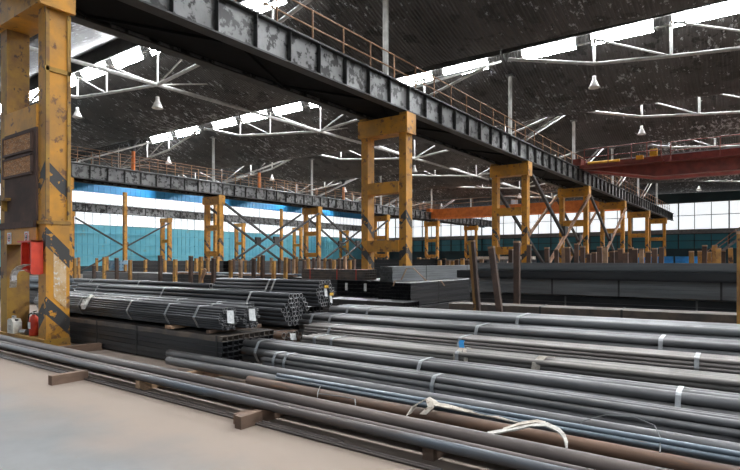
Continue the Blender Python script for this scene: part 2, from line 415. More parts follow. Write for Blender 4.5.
for r in range(2):
    for k, y in enumerate(PY):
        if r == 1 and k < 1: continue
        o = proto if first else copy_tree(proto); first = False
        o.location = (ROWX[r], y, 0); portals[(r, k)] = o
        if r == 0: o['label'] = 'yellow hazard-banded portal column, %s of the near crane runway, %s' % (nth(k), where[k])
        else: o['label'] = 'smaller looking yellow portal column, %s visible along the middle crane runway' % nth(k - 1)
        o['category'] = 'column'; o['group'] = 'yellow portals of the %s crane runway' % ROWN[r]
# far runway: paired yellow posts on the wall side
def pair_proto():
    t = thing('paired_column', 'x', 'column')
    for sx, mm in ((1, 'leg_r'), (-1, 'leg_l')): MB().box(-.15, .15, -.25, .25, 0, 6.4).build('post', M[mm], t, (sx * .75, 0, 0))
    MB().box(-.95, .95, -.3, .3, 6.4, 6.9).build('cap_beam', M['yellow'], t)
    MB().box(-.6, .6, -.2, .2, 3.8, 4.2).build('cross_beam', M['yellow'], t)
    return t
pp = pair_proto()
for k in range(2, 7):
    o = pp if k == 2 else copy_tree(pp)
    o.location = (ROWX[2], 4.6 + 12 * k, 0)
    tag(o, 'twin yellow posts under the wall-side girder, %s pair from the left before the blue wall' % nth(k - 2), 'column', 'twin yellow posts by the blue wall')
for i, (x, y, top) in enumerate(((-58.6, 33.2, 9.2), (-58.6, 57.6, 9.2), (-58.6, 45.6, 9.2))):
    t = thing('wall_post', 'slim yellow post rising past the girder before the blue wall, %s of three' % nth([0, 2, 1][i]), 'post', (x, y, 0), 0, 'slim yellow posts before the blue wall')
    MB().box(-.18, .18, -.18, .18, 0, top).build('shaft', M['yellow'], t); MB().box(-.3, .3, -.3, .3, 0, .08).build('base_plate', M['yellow_dirty'], t)

# fittings of the first portal (its own cladding = parts)
p1 = portals[(0, 0)]
for ch in p1.children:
    if ch.name.startswith('leg') and ch.location.x < 0: ch.data = ch.data.copy(); ch.data.materials[0] = M['yellow_dirty']  # unbanded leg; dirty yellow whose dullness also paints in the opening's shade
MB().box(-.7, .7, -.2, -.14, 2.32, 4.03).build('infill_panel', M['panel'], p1)
MB().box(-1.0, .7, -.25, -.12, 2.2, 2.32).build('ledge', M['panel'], p1)
MB().box(.7, 1.02, -.19, .27, 2.25, 2.31).build('collar', M['yellow_dirty'], p1)
MB().box(-1.01, 1.01, -.19, .26, 0, .17).build('base_sill', M['yellow_dirty'], p1)
MB().box(.98, 1.03, -.19, .27, 5.0, 5.08).build('collar', M['yellow_dirty'], p1)
for yy in (-.14, .23): MB().box(1.0, 1.03, yy - .03, yy + .03, 2.34, 6.1).build('edge_angle', M['yellow_dirty'], p1)
b = MB().box(-.6, -.4, -.3, -.2, 2.75, 2.8); b.box(-.6, -.57, -.3, -.2, 2.55, 2.8); b.build('bracket', M['yellow_dirty'], p1)
for i, (z0, z1) in enumerate(((3.62, 3.96), (3.2, 3.54))):
    t = thing('sign_board', ('upper' if i == 0 else 'lower') + ' weathered brown notice board on the clad yellow portal', 'sign', (ROWX[0] - .05, 4.6 - .2, z0), 0, 'brown notice boards')
    MB().box(-.62, .62, -.03, 0, 0, z1 - z0).build('board', M['signrust'], t)
    f = MB()
    for a, b_, c, d in ((-.64, .64, -.02, .02), (-.64, .64, z1 - z0 - .02, z1 - z0 + .02)): f.box(a, b_, -.045, 0, c, d)
    f.box(-.64, -.61, -.045, 0, 0, z1 - z0); f.box(.61, .64, -.045, 0, 0, z1 - z0); f.build('frame', M['panel'], t)
for i, x in enumerate((-.45, .32)):
    t = thing('warning_sticker', 'small white prohibition notice on the yellow beam, ' + ('left one of two' if i == 0 else 'above the red box'), 'sign', (ROWX[0] + x, 4.6 - .2, 2.02), 0, 'small white notices')
    MB().box(-.09, .09, -.012, 0, -.11, .11).build('plate', M['tagw'], t)
    rg = MB(); n = 20
    vs = []
    for k in range(n):
        a = 2 * PI * k / n
        for rr in (.075, .055): vs.append((rr * math.cos(a), -.015, .01 + rr * math.sin(a)))
    rg.add(vs, [(2 * k, 2 * k + 1, (2 * k + 3) % (2 * n), (2 * k + 2) % (2 * n)) for k in range(n)])
    rg.build('red_ring', M['redbox'], t)
    g = MB().box(-.012, .012, -.016, -.012, -.04, .05); g.box(-.035, .035, -.016, -.012, -.01, .01); g.build('pictogram', M['black'], t)
M['worn'] = mat('worn pale paint', (.62, .45, .27), (.5, .3, .12), 5, .7, 0, (.62, .58, .52), .55, 14)
MB().add([(1.0, -.03, 1.72), (1.0, .19, 1.50), (1.0, .19, .70), (1.0, -.03, .92), (1.004, -.03, 1.72), (1.004, .19, 1.50), (1.004, .19, .70), (1.004, -.03, .92)],
         [(0, 1, 2, 3), (7, 6, 5, 4), (0, 4, 5, 1), (1, 5, 6, 2), (2, 6, 7, 3), (3, 7, 4, 0)]).build('worn_paint_patch', M['worn'], p1)
# red hose box hanging on the leg
t = thing('fire_box', 'open red fire box hanging on the yellow portal leg', 'box', (ROWX[0] + .64, 4.6 - .17, 1.35), 0)
b = MB().add([(-.3, -.02, .1), (.28, -.02, .0), (.28, -.02, .6), (-.3, -.02, .6), (-.3, 0, .1), (.28, 0, 0), (.28, 0, .6), (-.3, 0, .6)],
             [(0, 1, 2, 3), (7, 6, 5, 4), (0, 4, 5, 1), (1, 5, 6, 2), (2, 6, 7, 3), (3, 7, 4, 0)])
b.build('back_panel', M['redbox'], t)
b = MB().box(.25, .28, -.2, -.02, 0, .6); b.box(-.3, .28, -.2, -.02, .57, .6); b.box(-.3, -.27, -.14, -.02, .1, .6)
b.beam((-.3, -.09, .1), (.28, -.1, .0), .14, .02); b.build('rim', M['redbox'], t)
t2 = thing('rag', 'pale rag trailing from the red fire box', 'rag', (ROWX[0] + .33, 4.6 - .42, 1.2))
MB().ribbon([(.35, .08, .32), (.2, .03, .28), (.05, .0, .2), (.0, -.01, .1), (.03, -.02, 0), (-.02, -.01, -.1)], .11, (.6, 1, 0)).build('cloth', M['sling'], t2)
MB().ribbon([(.3, .06, .22), (.12, .0, .2), (.06, -.02, .12), (.09, -.03, .03)], .08, (.3, 1, .2)).build('cloth', M['tagw'], t2)
# extinguisher, can, tin on the sill
t = thing('fire_extinguisher', 'red fire extinguisher standing inside the yellow portal opening', 'fire extinguisher', (-11.22, 4.55, .17))
MB().lathe([(0, 0), (.075, .005), (.08, .03), (.08, .3), (.07, .35), (.035, .385), (.03, .4), (0, .4)], 18).build('cylinder', M['redbox'], t, smooth=True)
MB().lathe([(0, .4), (.025, .4), (.025, .44), (0, .44)], 10).build('valve', M['chrome'], t)
b = MB().beam((-.02, 0, .45), (.1, 0, .47), .025, .015); b.beam((-.02, 0, .425), (.09, 0, .42), .02, .012); b.build('handle', M['black'], t)
MB().wire([(-.02, -.02, .43), (-.08, -.05, .4), (-.1, -.06, .28), (-.095, -.06, .12)], .012).build('hose', M['black'], t)
MB().box(-.05, .05, -.083, -.078, .14, .26).build('label_plate', M['tagw'], t)
t = thing('jerrycan', 'white plastic jerrycan on the portal sill', 'canister', (-11.95, 4.5, .17))
b = MB(); prof = [(-.13, 0), (.13, 0), (.13, .22), (.06, .28), (-.09, .28), (-.13, .25)]; n = len(prof)
b.add([(x, -.08, z) for x, z in prof] + [(x, .08, z) for x, z in prof], [tuple(range(n)), tuple(range(2 * n - 1, n - 1, -1))] + [(i, n + i, n + (i + 1) % n, (i + 1) % n) for i in range(n)])
b.build('body', M['can'], t)
MB().lathe([(0, .28), (.03, .27), (.03, .31), (0, .31)], 10, (.09, 0, -.03)).build('cap', M['grey'], t)
b = MB().box(-.08, .03, -.02, .02, .31, .335); b.box(-.08, -.05, -.02, .02, .27, .33); b.box(.0, .03, -.02, .02, .27, .33); b.build('handle', M['can'], t)
MB().box(-.07, .07, -.084, -.08, .06, .16).build('paper_label', M['sling'], t)
t = thing('tin_can', 'dull tin lying between jerrycan and fire extinguisher', 'tin', (-11.55, 4.5, .22))
MB().rod((-.1, 0, 0), (.1, .02, 0), .05, 14).build('body', M['chrome'], t); MB().rod((.1, .02, 0), (.12, .022, 0), .052, 14).build('lid', M['grey'], t)

# ------------------------------------------------------------------ runways
def runway(r):
    t = thing('crane_runway', ['long dark peeling crane girder crossing the photo from upper left to right', 'middle crane girder with railing in front of the blue wall',
              'far grey crane girder along the white windows of the blue wall'][r], 'crane girder', (ROWX[r], 0, 6.9), 0, 'crane runways')
    y0, y1 = (-9, 83.5) if r == 0 else (8, 83.5)
    for sx in (1, -1):
        if r == 2 and sx == -1: continue
        xc = sx * .9
        g = MB(); g.m = 0; g.box(xc - .012, xc + .012, y0, y1, .04, .9); g.m = 1; g.box(xc - .17, xc + .17, y0, y1, 0, .045); g.box(xc - .17, xc + .17, y0, y1, .9, .945)
        go = g.build('girder', [M['girder'], M['girder_dark']], t)
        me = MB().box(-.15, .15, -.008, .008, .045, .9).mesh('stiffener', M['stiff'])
        n = 0; y = y0 + .4
        while y < y1 and n < 77:
            if r == 2 and n % 2: y += 1.2; n += 1; continue
            link('stiffener', me, go, (xc, y, 0)); y += 1.2; n += 1
        MB().box(xc - .035, xc + .035, y0, y1, .945, 1.03).build('rail', M['grey'], go)
    if r < 2:
        MB().box(-.73, .73, y0, y1, .8, .83).build('walkway', M['girder_dark'], t)
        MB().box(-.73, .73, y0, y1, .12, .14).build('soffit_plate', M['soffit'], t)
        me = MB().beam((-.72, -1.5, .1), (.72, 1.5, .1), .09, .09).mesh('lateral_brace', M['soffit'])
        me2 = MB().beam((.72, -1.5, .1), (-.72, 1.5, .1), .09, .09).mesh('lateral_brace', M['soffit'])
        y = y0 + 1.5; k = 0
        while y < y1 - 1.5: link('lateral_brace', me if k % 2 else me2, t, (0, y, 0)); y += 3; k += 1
        # railing
        rl = thing('walkway_railing', ['rusty handrail along the top of the near dark girder', 'rusty handrail along the top of the middle girder'][r], 'railing', (ROWX[r] + .55, 0, 7.73))
        pm = MB().rod((0, 0, 0), (0, 0, 1.25), .03, 6).mesh('post', M['rail'])
        y = y0 + .7
        while y < y1: link('post', pm, rl, (0, y, 0)); y += 1.45
        for z in (1.25, .75): MB().rod((0, y0, z), (0, y1, z), .024, 6).build('handrail', M['rail'], rl)
        if r == 1:
            rl2 = copy_tree(rl); rl2.location.x -= 1.1; rl2['label'] = 'second rusty handrail behind the middle girder walkway'
    return t
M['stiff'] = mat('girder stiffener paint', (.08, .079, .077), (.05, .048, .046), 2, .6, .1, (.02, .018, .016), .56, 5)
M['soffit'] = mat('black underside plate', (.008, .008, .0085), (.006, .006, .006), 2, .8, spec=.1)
for r in range(3): runway(r)
# roof columns on the runways + struts
def roof_col_proto():
    t = thing('roof_column', 'x', 'column')
    MB().rod((0, 0, 0), (0, 0, 4.0), .11, 10).build('shaft', M['white'], t)
    MB().box(-.25, .25, -.25, .25, 0, .08).build('base_plate', M['grey'], t)
    MB().box(-.2, .2, -.2, .2, 3.9, 4.0).build('head_plate', M['grey'], t)
    return t
rp = roof_col_proto(); f = True
for r in (0, 1):
    for k in range(1, 7):
        o = rp if f else copy_tree(rp); f = False
        o.location = (ROWX[r], PY[k], 7.73)
        tag(o, 'pale round roof column on the %s girder, %s counted from the camera' % (ROWN[r], nth(k - 1)), 'column', 'round roof columns')
def strut_proto():
    t = thing('roof_strut', 'x', 'strut')
    for dx in (-.16, .16): MB().rod((dx, .35, .1), (dx, 10.3, 4.2), .06, 7).build('tube', M['white'], t)
    MB().box(-.3, .3, .2, .55, 0, .15).build('foot', M['grey'], t)
    return t
sp_ = strut_proto(); f = True
for r in (0, 1):
    for k in range(1, 6):
        o = sp_ if f else copy_tree(sp_); f = False
        o.location = (ROWX[r], PY[k], 7.73)
        tag(o, 'slanting twin roof strut leaving the %s girder at its %s roof column' % (ROWN[r], nth(k - 1)), 'strut', 'slanting roof struts')
# rainwater pipes with orange lower length
def drain(i, y):
    t = thing('rain_pipe', 'orange rainwater pipe below the roof trough, %s from the left on the middle girder' % nth(i), 'pipe', (ROWX[1], y, 7.73), 0, 'orange rainwater pipes')
    MB().rod((0, 0, 0), (0, 0, 1.7), .13, 10).build('orange_length', M['orange'], t)
    MB().rod((0, 0, 1.7), (0, 0, 2.2), .15, 10).build('upper_length', M['girder_dark'], t)
    MB().lathe([(.15, 2.2), (.5, 2.62), (.52, 2.62)], 12).build('hopper', M['girder_dark'], t)
for i, y in enumerate((21.6, 33.6, 45.6, 57.6)): drain(i, y)

# ------------------------------------------------------------------ trusses + lamps
def truss_proto(w):
    t = thing('roof_truss', 'x', 'truss'); h = w / 2
    nodes = [(-h + .25, 0), (-h + 4.55, -1.15), (-h + 7.8, -1.5), (0, -1.95), (h - 7.8, -1.5), (h - 4.55, -1.15), (h - .25, 0)]
    for a, b in zip(nodes, nodes[1:]): MB().rod((a[0], 0, a[1]), (b[0], 0, b[1]), .085, 8).build('bottom_chord', M['white'], t)
    MB().rod((-h + .2, 0, -.1), (h - .2, 0, -.1), .04, 8).build('top_chord', M['white'], t)
    for x, z in nodes[1:-1]: MB().rod((x, 0, z), (x, 0, .03), .06, 7).build('vertical', M['white'], t)
    for a, b in ((1, 2), (2, 3)): MB().rod((nodes[a][0], 0, .03), (nodes[b][0], 0, nodes[b][1]), .045, 6).build('diagonal', M['white'], t)
    for a, b in ((5, 4), (4, 3)): MB().rod((nodes[a][0], 0, .03), (nodes[b][0], 0, nodes[b][1]), .045, 6).build('diagonal', M['white'], t)
    return t
BAYS = ((-62, -37), (-37, -11.46), (-11.46, 14))
BN = ['wall-side', 'middle', 'right-hand']
tp = truss_proto(25.2); f = True
for bi, (a, b) in enumerate(BAYS):
    for k in range(6):
        o = tp if f else copy_tree(tp); f = False
        o.location = ((a + b) / 2, 15.4 + 12 * k, 12.15)
        tag(o, 'white tubular roof truss under the skylights of the %s bay, %s from the camera' % (BN[bi], nth(k)), 'truss', 'white roof trusses')
# ties running along the bay middle
for bi, (a, b) in enumerate(BAYS):
    if bi == 2: continue
    t = thing('roof_tie', 'long pale tie tube linking the truss middles of the %s bay' % BN[bi], 'tie rod', ((a + b) / 2, 0, 10.2))
    MB().rod((0, 9, 0), (0, 76, 0), .1, 8).build('tube', M['white'], t)
    m_ = MB().rod((0, 0, 0), (0, 3.1, .85), .045, 6).mesh('stay', M['white'])
    for k in range(6): link('stay', m_, t, (0, 15.4 + 12 * k, 0))
def lamp_proto():
    t = thing('hanging_lamp', 'x', 'lamp')
    MB().rod((0, 0, -.1), (0, 0, .62), .02, 6).build('cord', M['black'], t)
    MB().lathe([(.09, -.1), (.11, -.12), (.11, -.34), (.13, -.36)], 14).build('housing', M['shade'], t, smooth=True)
    MB().lathe([(.1, -.3), (.16, -.42), (.24, -.62), (.33, -.78), (.33, -.8), (.31, -.79), (.22, -.62), (.13, -.42)], 18).build('lamp_shade', M['shade'], t, smooth=True)
    MB().lathe([(0, -.72), (.08, -.68), (.1, -.58), (.06, -.46), (.0, -.44)], 12).build('bulb', M['glow'], t, smooth=True)
    t.scale = (.82, .82, .82)
    return t
lp = lamp_proto(); f = True
LAMPS = []
for bi, (a, b) in enumerate(BAYS):
    for k in range(6):
        for xo, dz, side in ((-8.05, -1.15, 'left'), (0, -1.95, 'middle'), (8.05, -1.15, 'right')):
            if bi == 2 and side != 'left': continue
            if bi == 0 and (side != 'right' or k < 1): continue
            if bi == 1 and not ((side == 'left' and k == 0) or (side == 'middle' and k in (0, 2, 4))): continue
            LAMPS.append((bi, k, side, (a + b) / 2 + xo, 15.4 + 12 * k, 12.15 + dz))
for bi, k, side, x, y, z in LAMPS:
    o = lp if f else copy_tree(lp); f = False
    o.location = (x, y, z - .5)
    tag(o, 'white bell lamp hanging at the %s node of the %s truss in the %s bay' % (side, nth(k), BN[bi]), 'lamp', 'bell lamps')
# ------------------------------------------------------------------ cross braces
def brace(r, y0, y1, x, mm, lab, hid):
    t = thing('cross_brace', lab, 'brace', (x, y0, 0), 0, 'crossed braces between portals')
    L = y1 - y0
    MB().beam((0, .3, 6.2), (0, L - .3, .08), .16, .16).build('diagonal', M[mm], t)
    MB().beam((.1, .3, .08), (.1, L - .3, 6.2), .16, .16).build('diagonal', M['rail' if r == 0 else mm], t)
    MB().box(-.06, .16, L / 2 - .3, L / 2 + .3, 3.1, 3.7).build('gusset_plate', M[mm], t)
M['brace'] = mat('dark brace steel', (.05, .047, .045), (.034, .03, .028), 2, .6, .1, (.12, .07, .03), .66, 5)
for r, ks in ((0, (2, 3)), (1, (2, 3)), (2, (2,))):
    for k in ks:
        for sx in ((1.1, -1.3) if r < 2 else (1.0,)):
            brace(r, PY[k], PY[k + 1], ROWX[r] + sx, 'brace', 'crossed dark braces on the %s side between portals %s and %s of the %s runway' % ('front' if sx > 0 else 'back', ['', '', 'three', 'four'][k], ['', '', 'four', 'five'][k], ROWN[r]), 0)
# ------------------------------------------------------------------ red bridge crane
def crane():
    Y = 40.2
    t = thing('bridge_crane', 'dark red overhead bridge crane spanning out to the right', 'crane', (ROWX[0] + .9, Y, 7.93))
    for s in (-1, 1):                      # two fish-bellied box girders
        yc = s * .95; g = MB(); prof = [(-.2, -.1), (.6, -.15), (4.6, -.95), (21.5, -.95), (25.0, -.1), (25.0, .33), (-.2, .33)]
        n = len(prof); g.add([(x, yc - .25, z) for x, z in prof] + [(x, yc + .25, z) for x, z in prof],
              [tuple(range(n)), tuple(range(2 * n - 1, n - 1, -1))] + [(i, n + i, n + (i + 1) % n, (i + 1) % n) for i in range(n)])
        go = g.build('box_girder', M['red'], t)
        MB().box(0, 24.5, yc - .05, yc + .05, .33, .43).build('trolley_rail', M['paleblue'], go)
    MB().box(-.25, .3, -2.2, 2.2, .05, .5).build('end_carriage', M['red'], t)
    for y in (-1.8, 1.8):
        MB().rod((-.1, y, .0), (.1, y, .0), .24, 16).build('wheel', M['girder_dark'], t, (0, 0, .17))
    # service platform on the near side
    MB().box(.3, 5.2, -2.1, -1.2, -.12, -.04).build('platform', M['red'], t)
    MB().box(5.2, 25, -1.9, -1.2, -.2, -.12).build('walkway', M['red'], t)
    MB().beam((.2, -2.1, -.05), (5.2, -2.1, -.05), .08, .22).build('platform_beam', M['red'], t)
    pm = MB().rod((0, 0, 0), (0, 0, 1.15), .035, 6).mesh('railing_post', M['red'])
    for x in (.5, 2.0, 3.4, 4.3, 5.1): link('railing_post', pm, t, (x, -2.1, -.04))
    for x in (5.6, 8.2, 11, 14, 17, 20, 23): link('railing_post', pm, t, (x, -1.88, -.15))
    for z in (.55, 1.1): MB().rod((.5, -2.1, z), (5.1, -2.1, z), .028, 6).build('handrail', M['red'], t)
    for z in (.45, .99): MB().rod((5.6, -1.88, z), (24.5, -1.88, z), .028, 6).build('handrail', M['red'], t)
    MB().rod((.6, -1.6, .18), (2.6, -1.6, .18), .14, 12).build('drive_motor', M['yel'], t)
    MB().box(3.6, 4.0, -1.75, -1.4, .02, .4).build('gearbox', M['yel'], t)
    MB().box(4.4, 4.8, -1.7, -1.3, .3, .75).build('control_box', M['yel'], t)
crane()
def far_crane():
    t = thing('bridge_crane', 'orange overhead crane far off between middle and near runways', 'crane', (ROWX[1] + .9, 64, 7.93))
    for s in (-1, 1): MB().box(-.2, 23.9, s * .9 - .25, s * .9 + .25, -.85, .35).build('box_girder', M['orange'], t)
    for x in (.0, 23.6): MB().box(x - .25, x + .25, -1.9, 1.9, .0, .4).build('end_carriage', M['orange'], t)
    MB().box(9, 11, -1.2, 1.2, .4, 1.1).build('trolley', M['grey'], t)
    for z in (.9, 1.4): MB().rod((0, -1.3, z), (23, -1.3, z), .03, 6).build('handrail', M['rail'], t)
    pm = MB().rod((0, 0, .35), (0, 0, 1.4), .03, 6).mesh('railing_post', M['rail'])
    for k in range(9): link('railing_post', pm, t, (.5 + 2.8 * k, -1.3, 0))
far_crane()
for i, (x, y) in enumerate(((-33.5, 74), (-30.2, 74), (-27.4, 74))):
    t = thing('storage_crate', 'white crate standing far off beyond the stakes, %s from the left' % nth(i), 'crate', (x, y, 0), 0, 'white crates near the end wall')
    MB().box(-1.2, 1.2, -.6, .6, .15, 2.1).build('body', M['shade'], t)
    for sx in (-1, 0, 1): MB().box(sx * 1.0 - .1, sx * 1.0 + .1, -.6, .6, 0, .15).build('skid', M['grey'], t)
for i in range(6):
    t = thing('pallet', 'pale blue pallet pile beyond the leftmost stakes, %s from the bottom' % nth(i), 'pallet', (-42.5, 23.5, .26 * i), 0, 'pale blue pallets')
    for k in range(5): MB().box(-1.4, 1.4, -.6 + .26 * k, -.44 + .26 * k, .17, .26).build('deck_board', M['pallet'], t)
    for k in (-1.2, 0, 1.2): MB().box(k - .1, k + .1, -.6, .6, 0, .17).build('runner', M['pallet'], t)
# hoist block & steps at the far wall, blue boards
for i, x in enumerate((-13.5, -10.3, -7.1)):
    t = thing('blue_board', 'bright blue low barrier board near the end wall, %s from the left' % nth(i), 'barrier', (x, 70, 0), 0, 'bright blue boards by the end wall')
    MB().box(-1.5, 1.5, -.04, .04, .75, 2.0).build('board', M['bright_blue'], t)
    for s in (-1.3, 1.3): MB().box(s - .06, s + .06, -.06, .06, 0, .75).build('leg', M['grey'], t)
t = thing('steel_stair', 'steel stair with handrail at the far right before the windows', 'stair', (-6.2, 76, 0))
for s in (-.5, .5): MB().beam((0, s, 1.2), (4.6, s, 5.2), .1, .25).build('stringer', M['grey'], t)
tm = MB().box(-.15, .15, -.5, .5, 0, .04).mesh('tread', M['grey'])
for k in range(12): link('tread', tm, t, (.2 + .38 * k, 0, 1.4 + .33 * k))
for z in (.5, 1.0): MB().rod((0, -.5, 1.4 + z), (4.6, -.5, 5.4 + z), .04, 6).build('handrail', M['rail'], t)
for x, z in ((.2, 1.4), (2.3, 3.3), (4.4, 5.2)): MB().rod((x, -.5, z), (x, -.5, z + 1), .04, 6).build('post', M['rail'], t)
MB().box(4.4, 6.4, -.6, .6, 5.1, 5.25).build('landing', M['grey'], t)
for x in (4.5, 6.3): MB().box(x - .08, x + .08, -.5, .5, 0, 5.1).build('support', M['grey'], t)
MB().box(-.3, .3, -.5, .5, 0, 1.3).build('plinth', M['grey'], t)

# ------------------------------------------------------------------ stock: bundles and packs
def hexrows(rows, r):
    out = []
    for j, n in enumerate(rows):
        for i in range(n): out.append(((i - (n - 1) / 2) * 2.09 * r, r + j * 1.83 * r))
    return out
def hexagon(n, k, r):            # n at bottom rising to k in the middle
    return hexrows(list(range(n, k + 1)) + list(range(k - 1, n - 1, -1)), r)
def slab(n, rows, r): return hexrows([n - (j % 2) for j in range(rows)], r)
def bundle(label, p0, p1, r, sect, mm, straps=(), group=None, shell=False, tags=(), name='pipe_bundle', jitter=.04, seg=14, smat='strap', ytag=False, skip_ends=False):
    """strapped bundle lying from p0 to p1 (left end, right end; z = underside)"""
    p0 = Vector(p0); p1 = Vector(p1); d = p1 - p0; L = d.length; rz = math.atan2(d.y, d.x)
    t = thing(name, label, 'pipe bundle', p0, rz, group)
    t.rotation_euler = (0, -math.asin(d.z / L), rz)
    me = MB().pipe(L, r, seg).mesh('pipe', [M[mm], M['cut']], smooth=True)
    for (y, z) in sect:
        if shell:
            nb = sum(1 for (a, b) in sect if 0 < math.hypot(a - y, b - z) < 2.3 * r)
            if nb >= 6: continue
        o = link('pipe', me, t, (R.uniform(-jitter, jitter), y + R.uniform(-.07, .07) * r, z + (R.uniform(-.06, .06) * r if z > 1.5 * r else 0))); o.rotation_euler = (R.uniform(0, 6.28), 0, 0)
    pts = []
    for (y, z) in sect:
        for k in range(12): pts.append((y + r * 1.02 * math.cos(k * PI / 6), z + r * 1.02 * math.sin(k * PI / 6)))
    h = hull(pts)
    for s in straps:
        x = s if s >= 0 else L + s
        MB().loop(h, 0, 0, .045, .006, x).build('strap', M[smat], t)
    zt = max(z for y, z in sect); yw = max(y for y, z in sect)
    for (side, y, z, w, hh) in tags:           # paper tags hung on an end
        x = L + .035 if side == 'R' else side
        q = MB()
        if side == 'R': q.add([(x, y - w / 2, z + hh / 2), (x, y + w / 2, z + hh / 2 - .01), (x + .02, y + w / 2, z - hh / 2), (x + .015, y - w / 2, z - hh / 2 + .02),
                               (x + .006, y - w / 2, z + hh / 2), (x + .006, y + w / 2, z + hh / 2 - .01), (x + .026, y + w / 2, z - hh / 2), (x + .021, y - w / 2, z - hh / 2 + .02)],
                              [(0, 1, 2, 3), (7, 6, 5, 4), (0, 4, 5, 1), (1, 5, 6, 2), (2, 6, 7, 3), (3, 7, 4, 0)])
        else: q.box(x - w / 2, x + w / 2, y - .012, y - .006, z - hh / 2, z + hh / 2)
        q.build('tag', M['tagw'], t)
        if ytag and side == 'R': MB().box(x + .02, x + .03, y - .05, y + .05, z + hh / 2, z + hh / 2 + .05).build('clip', M['tagy'], t)
    return t
def pack(label, p0, L, nw, nh, w, h, mm, rz=0., straps=(), group=None, tags=(), shell=False, name='tube_pack', cat='tube pack', top=None, smat='girder_dark'):
    """pack of rectangular tubes; p0 = lower front corner of one end, tubes run along local +X, rows go to local +Y"""
    t = thing(name, label, cat, p0, rz, group)
    me = MB().sqtube(L, w, h).mesh('tube', M[mm]); mt = MB().sqtube(L, w, h).mesh('tube', M[top]) if top else me
    for j in range(nh):
        for i in range(nw):
            if shell and 0 < i < nw - 1 and 0 < j < nh - 1: continue
            link('tube', mt if (top and j == nh - 1) else me, t, (R.uniform(-.012, .012), i * w, j * h))
    W, H = nw * w, nh * h
    rect = [(-.003, -.003), (W + .003, -.003), (W + .003, H + .003), (-.003, H + .003)]
    for s in straps: MB().loop(rect, 0, 0, .035, .006, s if s >= 0 else L + s).build('strap', M[smat], t)
    for (y, z, tw, th) in tags: MB().box(L + .01, L + .018, y - tw / 2, y + tw / 2, z - th / 2, z + th / 2).build('tag', M['tagw'], t)
    return t
def bearer(label, x, y0, y1, z0, z1, w=.12, mm='wood', skew=0., group='wooden bearers'):
    o = MB().beam((-skew / 2, 0, 0), (skew / 2, y1 - y0, 0), w, z1 - z0).build('wooden_bearer', M[mm], None, (x, y0, (z0 + z1) / 2))
    return tag(o, label, 'timber', group)
def loose(label, p0, p1, r, mm, group='loose pipes in the front row', seg=20, name='steel_pipe', wall=.1):
    p0 = Vector(p0); p1 = Vector(p1); d = p1 - p0; L = d.length
    o = MB().pipe(L, r, seg, wall).build(name, [M[mm], M['cut']], None, p0, math.atan2(d.y, d.x), smooth=True)
    o.rotation_euler = (0, -math.asin(d.z / L), math.atan2(d.y, d.x))
    return tag(o, label, 'pipe', group)
BZ = .12
# --- front loose row (on low bearers)
loose('slim blue-grey pipe at the very front of the floor row', (-14, 3.73, BZ + .042), (1.5, 3.73, BZ + .042), .042, 'pipe_front')
loose('slim pinkish brown pipe lying just behind the frontmost pipe', (-14, 3.84, BZ + .042), (1.6, 3.80, BZ + .042), .042, 'pipe_brown')
loose('thick brown pipe third from the front of the floor row', (-13.5, 3.99, BZ + .068), (1.3, 3.95, BZ + .068), .068, 'pipe_brown')
for i in range(5):
    loose('thin dark rod, %s behind the thick brown pipe' % nth(i), (-12.5 - .2 * i, 4.09 + .042 * i, BZ + .02), (1.4, 4.06 + .042 * i, BZ + .02), .018, 'pipe_grey', seg=12)
for i in range(3):
    loose('thin rod on the concrete under the front pipes, %s from the front' % nth(i), (-13, 3.62 + .045 * i, .014), (-1.0 - i, 3.60 + .045 * i, .014), .012, 'pipe_brown', seg=10)
loose('orange rusty pipe starting beside the thin rods', (-4.98, 4.36, BZ + .055), (1.2, 4.36, BZ + .055), .053, 'pipe_rust')
loose('thick dark pipe whose open left end is nearest the tube pack', (-6.85, 4.53, BZ + .062), (.9, 4.53, BZ + .062), .06, 'pipe_grey')
loose('thick dark pipe behind its twin with the open left end', (-7.0, 4.635, BZ + .128), (1.2, 4.635, BZ + .128), .06, 'pipe_grey')
loose('blue-grey pipe in front of the strapped thin pipes', (-6.9, 4.735, BZ + .05), (1.4, 4.735, BZ + .05), .05, 'pipe_blue')
for i in range(2):
    loose('slim blue-grey pipe resting %s the rusty pipe' % ('against' if i == 0 else 'behind and above'), (-4.6, 4.436 + .02 * i, BZ + .115 + .035 * i), (1.0, 4.44 + .03 * i, BZ + .128 + .035 * i), .022, 'pipe_blue', seg=12)
# --- right-hand strapped stack
bundle('flat strapped bunch of thin olive-grey rods at the foot of the stack', (-6.15, 4.92, BZ), (.8, 4.90, BZ), .018, hexrows([4, 3], .018), 'pipe_grey', (.35, .75), smat='strap')
bundle('strapped slim dark pipe bundle at the front of the right-hand stack', (-5.45, 5.13, BZ), (1.0, 5.10, BZ), .034, hexrows([4, 4, 4, 3], .034), 'pipe_grey', (.22, .42, 2.6, 5.3), seg=16)
bundle('bundle of few fat pipes behind the slim dark bundle', (-6.2, 5.50, BZ), (1.0, 5.66, BZ), .056, hexrows([3, 4, 3], .056), 'pipe_grey', (.3, 2.95, 5.55), seg=18)
bundle('cream-grey pipe bundle tied with cloth straps in mid stack', (-5.45, 5.93, BZ), (1.0, 6.14, BZ), .03, hexrows([6, 5, 6, 5, 6, 5, 6], .03), 'pipe_cream', (.25, .55, 2.45), shell=True)
bundle('bundle of thin dark rods sunk between cream and pale bundles', (-5.8, 6.36, BZ), (1.0, 6.68, BZ), .022, hexrows([9, 10] * 5 + [9, 8], .022), 'pipe_bgrey', (.5, 2.6, 5.2), shell=True, seg=10)
bundle('pale grey pipe bundle lower at the rear of the stack', (-6.3, 6.85, BZ), (1.0, 7.25, BZ), .045, hexrows([5, 6, 5, 6, 5, 6, 5], .045), 'pipe_grey', (.25, .62, 3.1, 5.3), shell=True)
